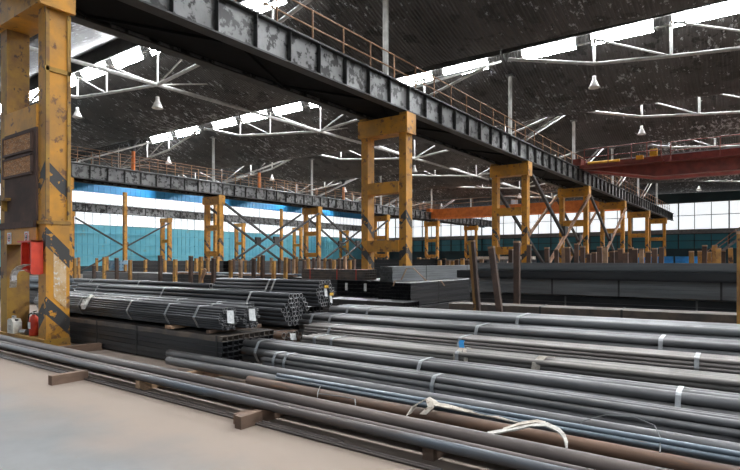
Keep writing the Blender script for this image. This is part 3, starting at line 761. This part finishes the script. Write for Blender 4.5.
bundle('highest pale pipe bundle at the rear of the stack', (-6.2, 7.52, BZ), (1.1, 8.12, BZ), .052, hexrows([6, 7, 6, 7, 6, 7, 6], .052), 'pipe_pale', (.4, .8, 3.3), shell=True)
# --- left stack on the black tube pack
pack('black square-tube pack beside the clad portal carrying pipe bundles', (-12.4, 5.02, .03), 6.1, 10, 6, .1, .079, 'tube_black', 0, (1.4, 2.6, 3.9, -.12), top='tube_dust')
bearer('pale timber block between black tube pack and front bundle', -7.55, 4.98, 5.5, .53, .575, .16, 'wood_pale')
bearer('timber block under the pipe bundles near the portal end', -11.2, 4.99, 6.0, .53, .575, .1, 'wood')
bearer('timber lath across the pack under bundles toward the aisle', -6.6, 5.0, 6.02, .53, .575, .06, 'wood')
A61 = hexagon(5, 9, .0195)
bundle('dark thin-pipe bundle with white tag, front one on the black pack', (-12.4, 5.2, .577), (-6.38, 5.2, .577), .0195, A61, 'pipe_shaded', (1.9, 3.6, 4.7, 5.45), tags=(('R', .0, .19, .12, .2),), seg=10, group='thin dark bundles on the black pack')
bundle('dark thin-pipe bundle with white tag, second on the black pack', (-12.4, 5.56, .577), (-6.30, 5.56, .577), .0195, A61, 'pipe_shaded', (1.4, 3.2, 5.3), tags=(('R', -.02, .2, .12, .19),), seg=10, group='thin dark bundles on the black pack')
bundle('dark thin-pipe bundle without tag tucked behind the tagged ones', (-12.4, 5.9, .577), (-6.75, 5.9, .577), .0195, A61, 'pipe_shaded', (1.4, 3.9, 5.0), seg=10, group='thin dark bundles on the black pack')
bundle('rusty brown pipes with white tags under the big dark bundle', (-12.2, 6.42, .08), (-6.25, 6.42, .08), .048, hexrows([4, 5, 4, 5], .048), 'pipe_rust', (5.7,), tags=(('R', -.06, .28, .13, .12), ('R', -.2, .13, .1, .2)), seg=14)
bundle('large hexagonal bundle of dark brown pipes with open ends at the aisle', (-13.5, 6.6, .5), (-6.38, 6.6, .51), .041, hexagon(4, 7, .041), 'pipe_shaded', (1.0, 3.6, 6.2), seg=16)
pack('black tube pack hidden under the rear bundles', (-15.6, 7.0, .03), 8.7, 9, 7, .1, .1, 'tube_black', 0, (2, 6), shell=True)
bundle('dark bundle with yellow clipped tags behind the hexagonal one', (-9.3, 7.4, .76), (-6.42, 7.4, .77), .036, hexagon(4, 7, .036), 'pipe_shaded', (1.6, 1.75), tags=(('R', -.04, .25, .07, .16), ('R', .1, .12, .06, .14)), ytag=True, seg=14)
bundle('dark bundle with open ends facing left on top of the rear pack', (-15.4, 7.4, .76), (-9.5, 7.4, .76), .045, hexrows([4, 5, 4, 3], .045), 'pipe_shaded', (.9, 1.0, 3.2), seg=14)
# --- middle packs running away from the camera (tubes along Y)
def ypack(label, xl, y, z, wx, hz, L, nw, nh, mm, **k):
    """tubes run along Y; xl = left x of the visible front end"""
    return pack(label, (xl, y + L, z), L, nw, nh, wx / nw, hz / nh, mm, -PI / 2, **k)
ypack('square-tube pack end with fine grid, alone in mid yard behind the pale pipes', -7.72, 11.4, .47, .6, .56, 6, 7, 6, 'tube_black', straps=(1.2, 4.6), group='square-tube packs in mid yard')
ypack('low tube pack carrying the fine-grid pack', -7.9, 11.2, .03, .9, .42, 6.2, 8, 4, 'tube_black', group='square-tube packs in mid yard')
ypack('topmost tube pack before the second yellow portal', -9.6, 13.6, .95, .46, .46, 7, 8, 6, 'tube_grey', straps=(2, 5), group='square-tube packs in mid yard')
ypack('tube pack under the topmost one before the second portal', -9.6, 13.5, .42, .62, .52, 7, 8, 6, 'tube_black', group='square-tube packs in mid yard')
ypack('bottom tube pack of the stack before the second portal', -9.6, 13.4, .03, .7, .37, 7, 7, 4, 'tube_black', group='square-tube packs in mid yard')
ypack('large-tube pack with white tag, left of two neighbours', -11.3, 13.6, .45, .82, .5, 2.6, 5, 4, 'tube_black', tags=((.4, .3, .1, .24),), group='square-tube packs in mid yard')
ypack('large-tube pack with white tag, right of two neighbours', -10.45, 13.6, .45, .82, .5, 2.6, 5, 4, 'tube_black', tags=((.3, .3, .1, .24),), group='square-tube packs in mid yard')
ypack('dark tube pack below the two tagged packs', -11.35, 13.5, .03, 1.7, .39, 2.75, 9, 4, 'tube_black', group='square-tube packs in mid yard')
pack('low black pack lying crosswise behind the tagged bundles', (-9.2, 10.4, .03), 2.5, 6, 5, .12, .12, 'tube_black', 0, (.6, 1.5), group='square-tube packs in mid yard')
pack('brown-grey crosswise pack with pink straps on top of the tagged packs', (-13.15, 13.9, .958), 2.75, 5, 4, .13, .083, 'tube_dust', 0, (.4, 1.6, 2.4), smat='redbox', group='square-tube packs in mid yard')
pack('dark crosswise pack left of the tagged packs', (-13.2, 13.9, .03), 1.8, 5, 7, .14, .131, 'tube_black', 0, (.5,), group='square-tube packs in mid yard')
# --- right rear long packs
a1 = math.atan2(.5, 4.5)
pack('low dark pack with dusty brown top right behind the pale pipes', (-4.93, 9.26, .04), 6.6, 5, 6, .11, .123, 'tube_black', a1, (1.7, 3.0, 5.2), top='tube_dust', group='long packs at the right')
pack('black shadowed pack under the grey long pack', (-5.7, 11.75, .06), 8.6, 6, 6, .12, .13, 'tube_black', .02, (2.2, 4.6, 6.5), smat='grey', group='long packs at the right')
pack('long grey tube pack with two dark straps', (-5.6, 11.5, .88), 8.6, 7, 4, .12, .078, 'tube_grey', .02, (1.9, 3.2, 4.9), group='long packs at the right')
for i, (y, z) in enumerate(((11.38, 1.195), (11.58, 1.195), (11.78, 1.195), (11.98, 1.195))):
    o = MB().add([], []); m = MB().box(0, 8.9, 0, .19, 0, .035); m.box(0, 8.9, 0, .02, 0, .17); m.box(0, 8.9, .17, .19, 0, .17)
    o = m.build('steel_channel', M['tube_black'], None, (-5.85, y, z), .02); tag(o, 'dark steel channel on the grey pack, %s from the front' % nth(i), 'channel', 'steel channels at the right')
for i, y in enumerate((11.55, 11.75, 11.95)):
    m = MB().box(0, 8.6, 0, .19, 0, .035); m.box(0, 8.6, 0, .02, 0, .17); m.box(0, 8.6, .17, .19, 0, .17)
    o = m.build('steel_channel', M['tube_grey'], None, (-5.5, y, 1.368), .02); tag(o, 'grey steel channel topping the dark channels, %s from the front' % nth(i), 'channel', 'steel channels at the right')
# --- large bluish pipes and long stock left of the stacks
k = 0
for y, z, x0, x1, r, mm in ((9.0, .62, -27, -14.6, .11, 'pipe_blue'), (9.25, .62, -27, -14.2, .11, 'pipe_blue'), (9.1, .83, -26.5, -14.8, .10, 'pipe_blue'), (10.6, .62, -28, -12.5, .09, 'pipe_grey'), (10.85, .62, -28, -12.3, .09, 'pipe_blue'), (10.7, .79, -27.5, -12.9, .08, 'pipe_grey')):
    loose(['wide bluish pipe nearest in the row seen behind the clad portal', 'wide bluish pipe behind the nearest wide one', 'wide bluish pipe lying on top of two wide pipes',
           'grey pipe in front of the farther pipe trio left of the bundles', 'bluish pipe at the back of the farther pipe trio', 'slim grey pipe topping the farther pipe trio'][k], (x0, y, z), (x1, y, z), r, mm, 'wide pipes left of the bundles'); k += 1
pack('low black pack under the wide bluish pipes', (-28, 8.8, .03), 14, 5, 4, .13, .112, 'tube_black', 0, (3, 8), group='packs left of the bundles')
pack('low black pack under the farther pipe trio', (-28.5, 10.4, .03), 16.5, 5, 4, .13, .115, 'tube_black', 0, (3, 8), group='packs left of the bundles')
# racks of dark stock between the stakes
RK = ((-33, 19.2, 9), (-23.8, 19.6, 7.5), (-34, 23.4, 10), (-23.5, 23.8, 10), (-34.5, 30, 9), (-25, 30, 11), (-34, 36, 10), (-23, 36, 10), (-8.5, 17.5, 8), (-8.8, 22, 9), (-9.8, 26, 10), (-9.8, 33, 11), (-22, 14.2, 8.6), (-30, 14.6, 7.4), (-14.8, 21, 3))
for i, (x, y, L) in enumerate(RK):
    pack('dark steel tube stack in the stake field, %s one' % ['leftmost front', 'second front', 'left second-row', 'right second-row', 'left third-row', 'right third-row', 'left rear', 'right rear', 'first right-hand', 'second right-hand', 'third right-hand', 'farthest right-hand', 'nearest left', 'nearest far-left', 'small middle'][i],
         (x, y, .03), L, 5, 7 if i < 8 else 5, .24, R.uniform(.21, .235) if i < 8 else (.2 if i < 12 else .19), 'tube_grey' if i % 3 == 1 else 'tube_black', 0, (1.5, L - 2), shell=True, group='dark stacks in the stake field')

# ------------------------------------------------------------------ stakes
def stake(label, base, top, w, mm, group, d=None, cap=True):
    base = Vector(base); top = Vector(top); t = thing('steel_stake', label, 'stake', base, 0, group)
    v = top - base
    MB().beam((0, 0, 0), v, w, d or w * .8, (0, 1, 0)).build('shaft', M[mm], t)
    if cap: MB().beam(v * .985, v * 1.004, w * 1.04, (d or w * .8) * 1.04, (0, 1, 0)).build('sawn_top', M['wood_pale' if mm == 'stake_y' else 'stake_w'], t)
    return t
F_, H_, TH = 545., 1.6, math.radians(36.26); S_, C_ = math.sin(TH), math.cos(TH)
t = stake('tall leaning stake with yellow paint on its side, left of three behind the pale pipes', (-4.13, 8.95, 0), (-4.3, 8.95, 1.95), .1, 'stake_r', 'tall stakes behind the pale pipes')
MB().beam((-.03, -.047, .0), (-.2, -.047, 1.94), .05, .012, (0, 1, 0)).build('yellow_stripe', M['yellow_dirty'], t)
MB().box(-.14, .14, -.12, .12, 0, .06).build('foot', M['wood'], t)
stake('brown leaning stake, middle of three behind the pale pipes', (-3.68, 8.95, 0), (-3.93, 8.95, 1.83), .1, 'stake_r', 'tall stakes behind the pale pipes')
stake('upright brown stake, right of three behind the pale pipes', (-3.95, 10.2, 0), (-3.95, 10.2, 1.96), .11, 'stake_r', 'tall stakes behind the pale pipes')
stake('broad yellow rusty stake cut by the right picture edge', (-.30, 8.9, 0), (-.30, 8.9, 1.98), .12, 'stake_y', 'tall stakes behind the pale pipes')
SECT = [  # (group phrase, row depth y, [(angle px, top z adj, colour)])
 ('right beside the clad portal', 15.8, 'y', [75, 79, 94, 96.5, 104, 107, 117, 125.5, 130, 145.5, 160.6, 165, 175, 187, 190.5, 196.5, 201, 208, 213.5, 217]),
 ('left of the second yellow portal', 17.2, 'm', [231, 233.5, 241, 246, 253, 258.5, 262, 271, 273.5, 279.6, 285, 289, 294, 297.5, 304, 309, 314, 319, 325, 331, 333.5, 340, 345.5, 350, 354]),
 ('right of the second yellow portal', 24, 'm', [374, 381, 386, 391.5, 414.5, 419, 422, 426, 429, 434, 439, 444, 448, 453, 458, 463, 467, 481]),
 ('before the braced portals', 16.5, 'r', [510, 528, 548, 557, 563.6, 569, 576, 582, 588.5, 594, 601, 605, 613, 616, 622, 627, 632, 636, 642, 647, 654, 660]),
 ('near the right picture edge', 19, 'y', [692, 700, 703.5, 710, 714, 718.5, 722, 726, 732])]
for gi, (ph, yrow, kind, us) in enumerate(SECT):
    for i, u in enumerate(us):
        a = (u - 370) / F_; y = yrow + [0, 1.6, .7, 2.4, .3][i % 5] * (1 if gi != 2 else 1.5)
        if gi < 2 and i % 2 == 0 and u < 292: y = 13.55 + .1 * (i % 3)
        tt = y / (a * S_ + C_); x = tt * (a * C_ - S_)
        mm = {'y': ['stake_y', 'stake_y', 'stake_r', 'stake_y'][i % 4], 'm': ['stake_y', 'stake_r', 'stake_w', 'stake_y', 'stake_r'][i % 5], 'r': ['stake_r', 'stake_r', 'stake_r', 'stake_r', 'stake_w', 'stake_r', 'stake_r'][i % 7]}[kind]
        zt = {0: 1.7, 1: 1.68, 2: 1.66, 3: 1.92, 4: 1.98}[gi] + R.uniform(-.12, .1)
        if gi == 0 and i in (2, 7): zt = 1.35
        if gi == 3 and u in (528, 576): zt = 2.12
        w = .15 if gi == 0 else .125 if gi == 1 else .17 if gi == 2 else .13
        lean = R.uniform(-.05, .05) + (-.35 if u == 726 else 0)
        cname = {'stake_y': 'yellow rusty', 'stake_r': 'rust brown', 'stake_w': 'pale weathered'}[mm]
        stake('%s steel stake, %s in the far stake row %s' % (cname, nth(i), ph), (x, y, 0), (x + lean, y, zt), w, mm, 'stakes ' + ph)
# leaning plank in front of the stakes
o = MB().beam((0, 0, 0), (.75, 0, 1.2), .14, .05, (0, 1, 0)).build('leaning_plank', M['wood_pale'], None, (-18.3, 13.2, .05)); tag(o, 'brown plank leaning among the stakes left of the pink-strapped pack', 'plank')
for i, (x, y, L, z, mm) in enumerate(((-21.5, 14.35, 2.6, .985, 'wood_pale'), (-17.6, 14.5, 2.0, .985, 'wood_pale'), (-15.6, 14.3, 1.6, .985, 'wood'), (-28.5, 14.8, 2.4, .985, 'wood'))):
    o = MB().box(0, L, 0, .22, 0, .06).build('plank', M[mm], None, (x, y, z), R.uniform(-.06, .06)); tag(o, 'loose plank lying on the nearest dark stack among the stakes, %s listed from its middle' % nth(i) if 0 else ['pale plank on the stake-field stack, left of the leaning plank', 'pale plank on the stake-field stack, right of the leaning plank', 'brown plank on the stack left of the pink-strapped pack', 'brown plank on the far-left stack in the stake field'][i], 'plank', 'loose planks on stacks')
for i, (x, y, L, z, r) in enumerate(((-21.8, 14.75, 8.2, 1.03, .05), (-21.6, 14.9, 8.0, 1.03, .05), (-21.9, 15.05, 8.3, 1.03, .05))):
    loose('dark round bar on the stack between the stakes, %s from the front' % nth(i), (x, y, z), (x + L, y, z), r, 'pipe_blue', 'bars on the stake-field stack')
# ------------------------------------------------------------------ bearers on the floor, slings, wires
bearer('single timber bearer jutting from under the front pipes, left', -7.42, 3.2, 3.66, .0, BZ, .1, 'wood', .0)
bearer('timber bearer pair nearest the camera, longer piece', -4.06, 3.42, 5.2, .0, BZ, .09, 'wood', .0)
bearer('timber bearer pair nearest the camera, short stub', -4.2, 3.5, 3.9, .0, .1, .08, 'wood', -.05)
bearer('long plank on the floor beside the clad portal foot', -9.75, 4.1, 5.0, .0, BZ, .14, 'wood', .25)
bearer('timber bearer peeking out under the two thick dark pipes', -6.2, 3.7, 4.9, .0, BZ, .1, 'wood_pale', .1)
for i, (x, y0, y1) in enumerate(((-5.1, 4.2, 8.0), (-2.2, 3.78, 8.2), (.2, 3.78, 8.3))):
    bearer('timber bearer under the right-hand stack, %s from the left' % nth(i), x, y0, y1, 0, BZ, .1, 'wood')
bearer('timber bearer below the rusty brown pipes', -6.6, 6.15, 6.7, 0, .08, .1, 'wood')
bearer('timber bearer below the far end of the rusty brown pipes', -11.0, 6.15, 6.7, 0, .08, .1, 'wood')
bearer('small brown wood block under the strapped slim bundle', -3.35, 4.92, 5.3, .0, BZ - .002, .12, 'wood')
def sling(label, loc, parts):
    t = thing('webbing_sling', label, 'sling', loc, 0, 'webbing slings')
    for pts, w, side, mm in parts: MB().ribbon(pts, w, side).build('strap', M[mm], t)
    return t
sling('frayed white webbing sling looped over the blue pipes, right one', (-1.5, 4.17, .25), [
    ([(-.3, -.16, -.02), (-.22, -.12, .0), (-.1, -.05, .03), (.0, .02, .06), (.1, .06, .07), (.2, .04, .05), (.26, -.02, .03), (.3, -.1, .0), (.31, -.15, -.05)], .05, (0, 1, .3), 'sling_w'),
    ([(-.2, -.08, .01), (-.08, .0, .06), (.02, .06, .08), (.08, .08, .07)], .045, (0, 1, .3), 'sling')])
sling('crumpled beige webbing sling lying over the rusty pipe, left one', (-2.5, 4.33, .24), [
    ([(-.16, -.1, -.05), (-.14, -.03, .02), (-.05, .04, .08), (.03, .08, .03), (.12, .08, .03), (.3, .1, .02), (.5, .12, .01), (.62, .1, .015), (.85, .12, .0)], .07, (.2, 1, .2), 'sling'),
    ([(-.03, .03, .08), (.03, -.03, .03), (-.02, -.09, -.03)], .06, (1, .4, 0), 'sling')])
sling('white webbing loop draped on the front dark bundle', (-10.2, 5.1, .87), [
    ([(-.3, .2, .03), (-.1, .08, .06), (.0, -.02, .03), (.03, -.1, -.1), (.0, -.13, -.17), (-.1, -.1, -.12), (-.12, -.04, .0), (-.02, .06, .03), (.3, .2, .03), (.7, .25, .05)], .06, (.6, 1, 0), 'sling_w')])
sling('beige cloth strap tied round the cream-grey bundle, left with blue end', (-2.95, 5.83, .48), [
    ([(-.06, -.0, -.12), (-.06, .0, 0), (-.03, .1, .06), (.02, .2, .05)], .06, (1, .2, 0), 'sling'), ([(.07, -.0, -.12), (.06, .02, .0), (.0, .1, .055)], .05, (1, -.2, 0), 'sling'),
    ([(-.04, .12, .06), (-.06, .14, .12), (-.05, .15, .15)], .06, (1, .2, 0), 'bluecap')])
sling('beige cloth strap tied round the cream-grey bundle, right one', (-2.0, 5.86, .48), [
    ([(-.07, -.0, -.12), (-.05, .0, 0), (-.01, .1, .06), (.05, .18, .05)], .09, (1, .25, 0), 'sling')])
sling('brown rope-like sling hanging over the fine-grid tube pack', (-7.5, 11.36, 1.04), [
    ([(-.1, -.02, -.1), (-.05, -.02, .04), (.0, .2, .06), (.1, .3, .35), (.3, .3, .36), (.5, .6, .03), (.75, .9, .03), (.8, 1.0, -.1)], .05, (0, 1, 0), 'stake_w')])
def wire(label, loc, pts):
    o = MB().wire([Vector(p) for p in pts], .005).build('tie_wire', M['grey'], None, loc); tag(o, label, 'wire', 'loose tie wires')
wire('bent tie wire arching over the blue pipes near the right edge', (-.75, 4.55, .2), [(-.5, -.1, .03), (-.45, -.05, .12), (-.3, .05, .17), (-.1, .08, .18), (.05, .04, .15), (.1, -.05, .09), (.12, -.2, .03)])
wire('tie wire curling over the rusty pipe left of the slings', (-3.7, 4.25, .2), [(-.9, .15, .03), (-.55, .17, .06), (-.3, .12, .07), (-.1, .05, .08), (.0, -.1, .06), (.1, -.22, .04)])
wire('tie wire branching over thick brown pipe near the beige sling', (-3.3, 4.1, .24), [(-.35, .0, .02), (-.1, .05, .02), (.1, .02, .03), (.2, -.1, .01)])
# ------------------------------------------------------------------ camera, light
cam = bpy.data.cameras.new('camera'); co = bpy.data.objects.new('camera', cam); COL.objects.link(co)
cam.sensor_width = 36; cam.lens = 36 * 545 / 740; cam.shift_y = 25 / 740; cam.clip_end = 500
co.location = (0, 0, 1.6); co.rotation_euler = (PI / 2, 0, TH); scene.camera = co
w = bpy.data.worlds.new('world'); scene.world = w; w.use_nodes = True
w.node_tree.nodes['Background'].inputs[0].default_value = (.85, .92, 1, 1); w.node_tree.nodes['Background'].inputs[1].default_value = .9
scene.view_settings.view_transform = 'Standard'; scene.view_settings.look = 'None'; scene.view_settings.gamma = 1
scene.view_settings.exposure = 0.9; scene.view_settings.use_curve_mapping = False
scene.cycles.use_denoising = True
scene.cycles.max_bounces = 6; scene.cycles.diffuse_bounces = 4; scene.cycles.glossy_bounces = 3
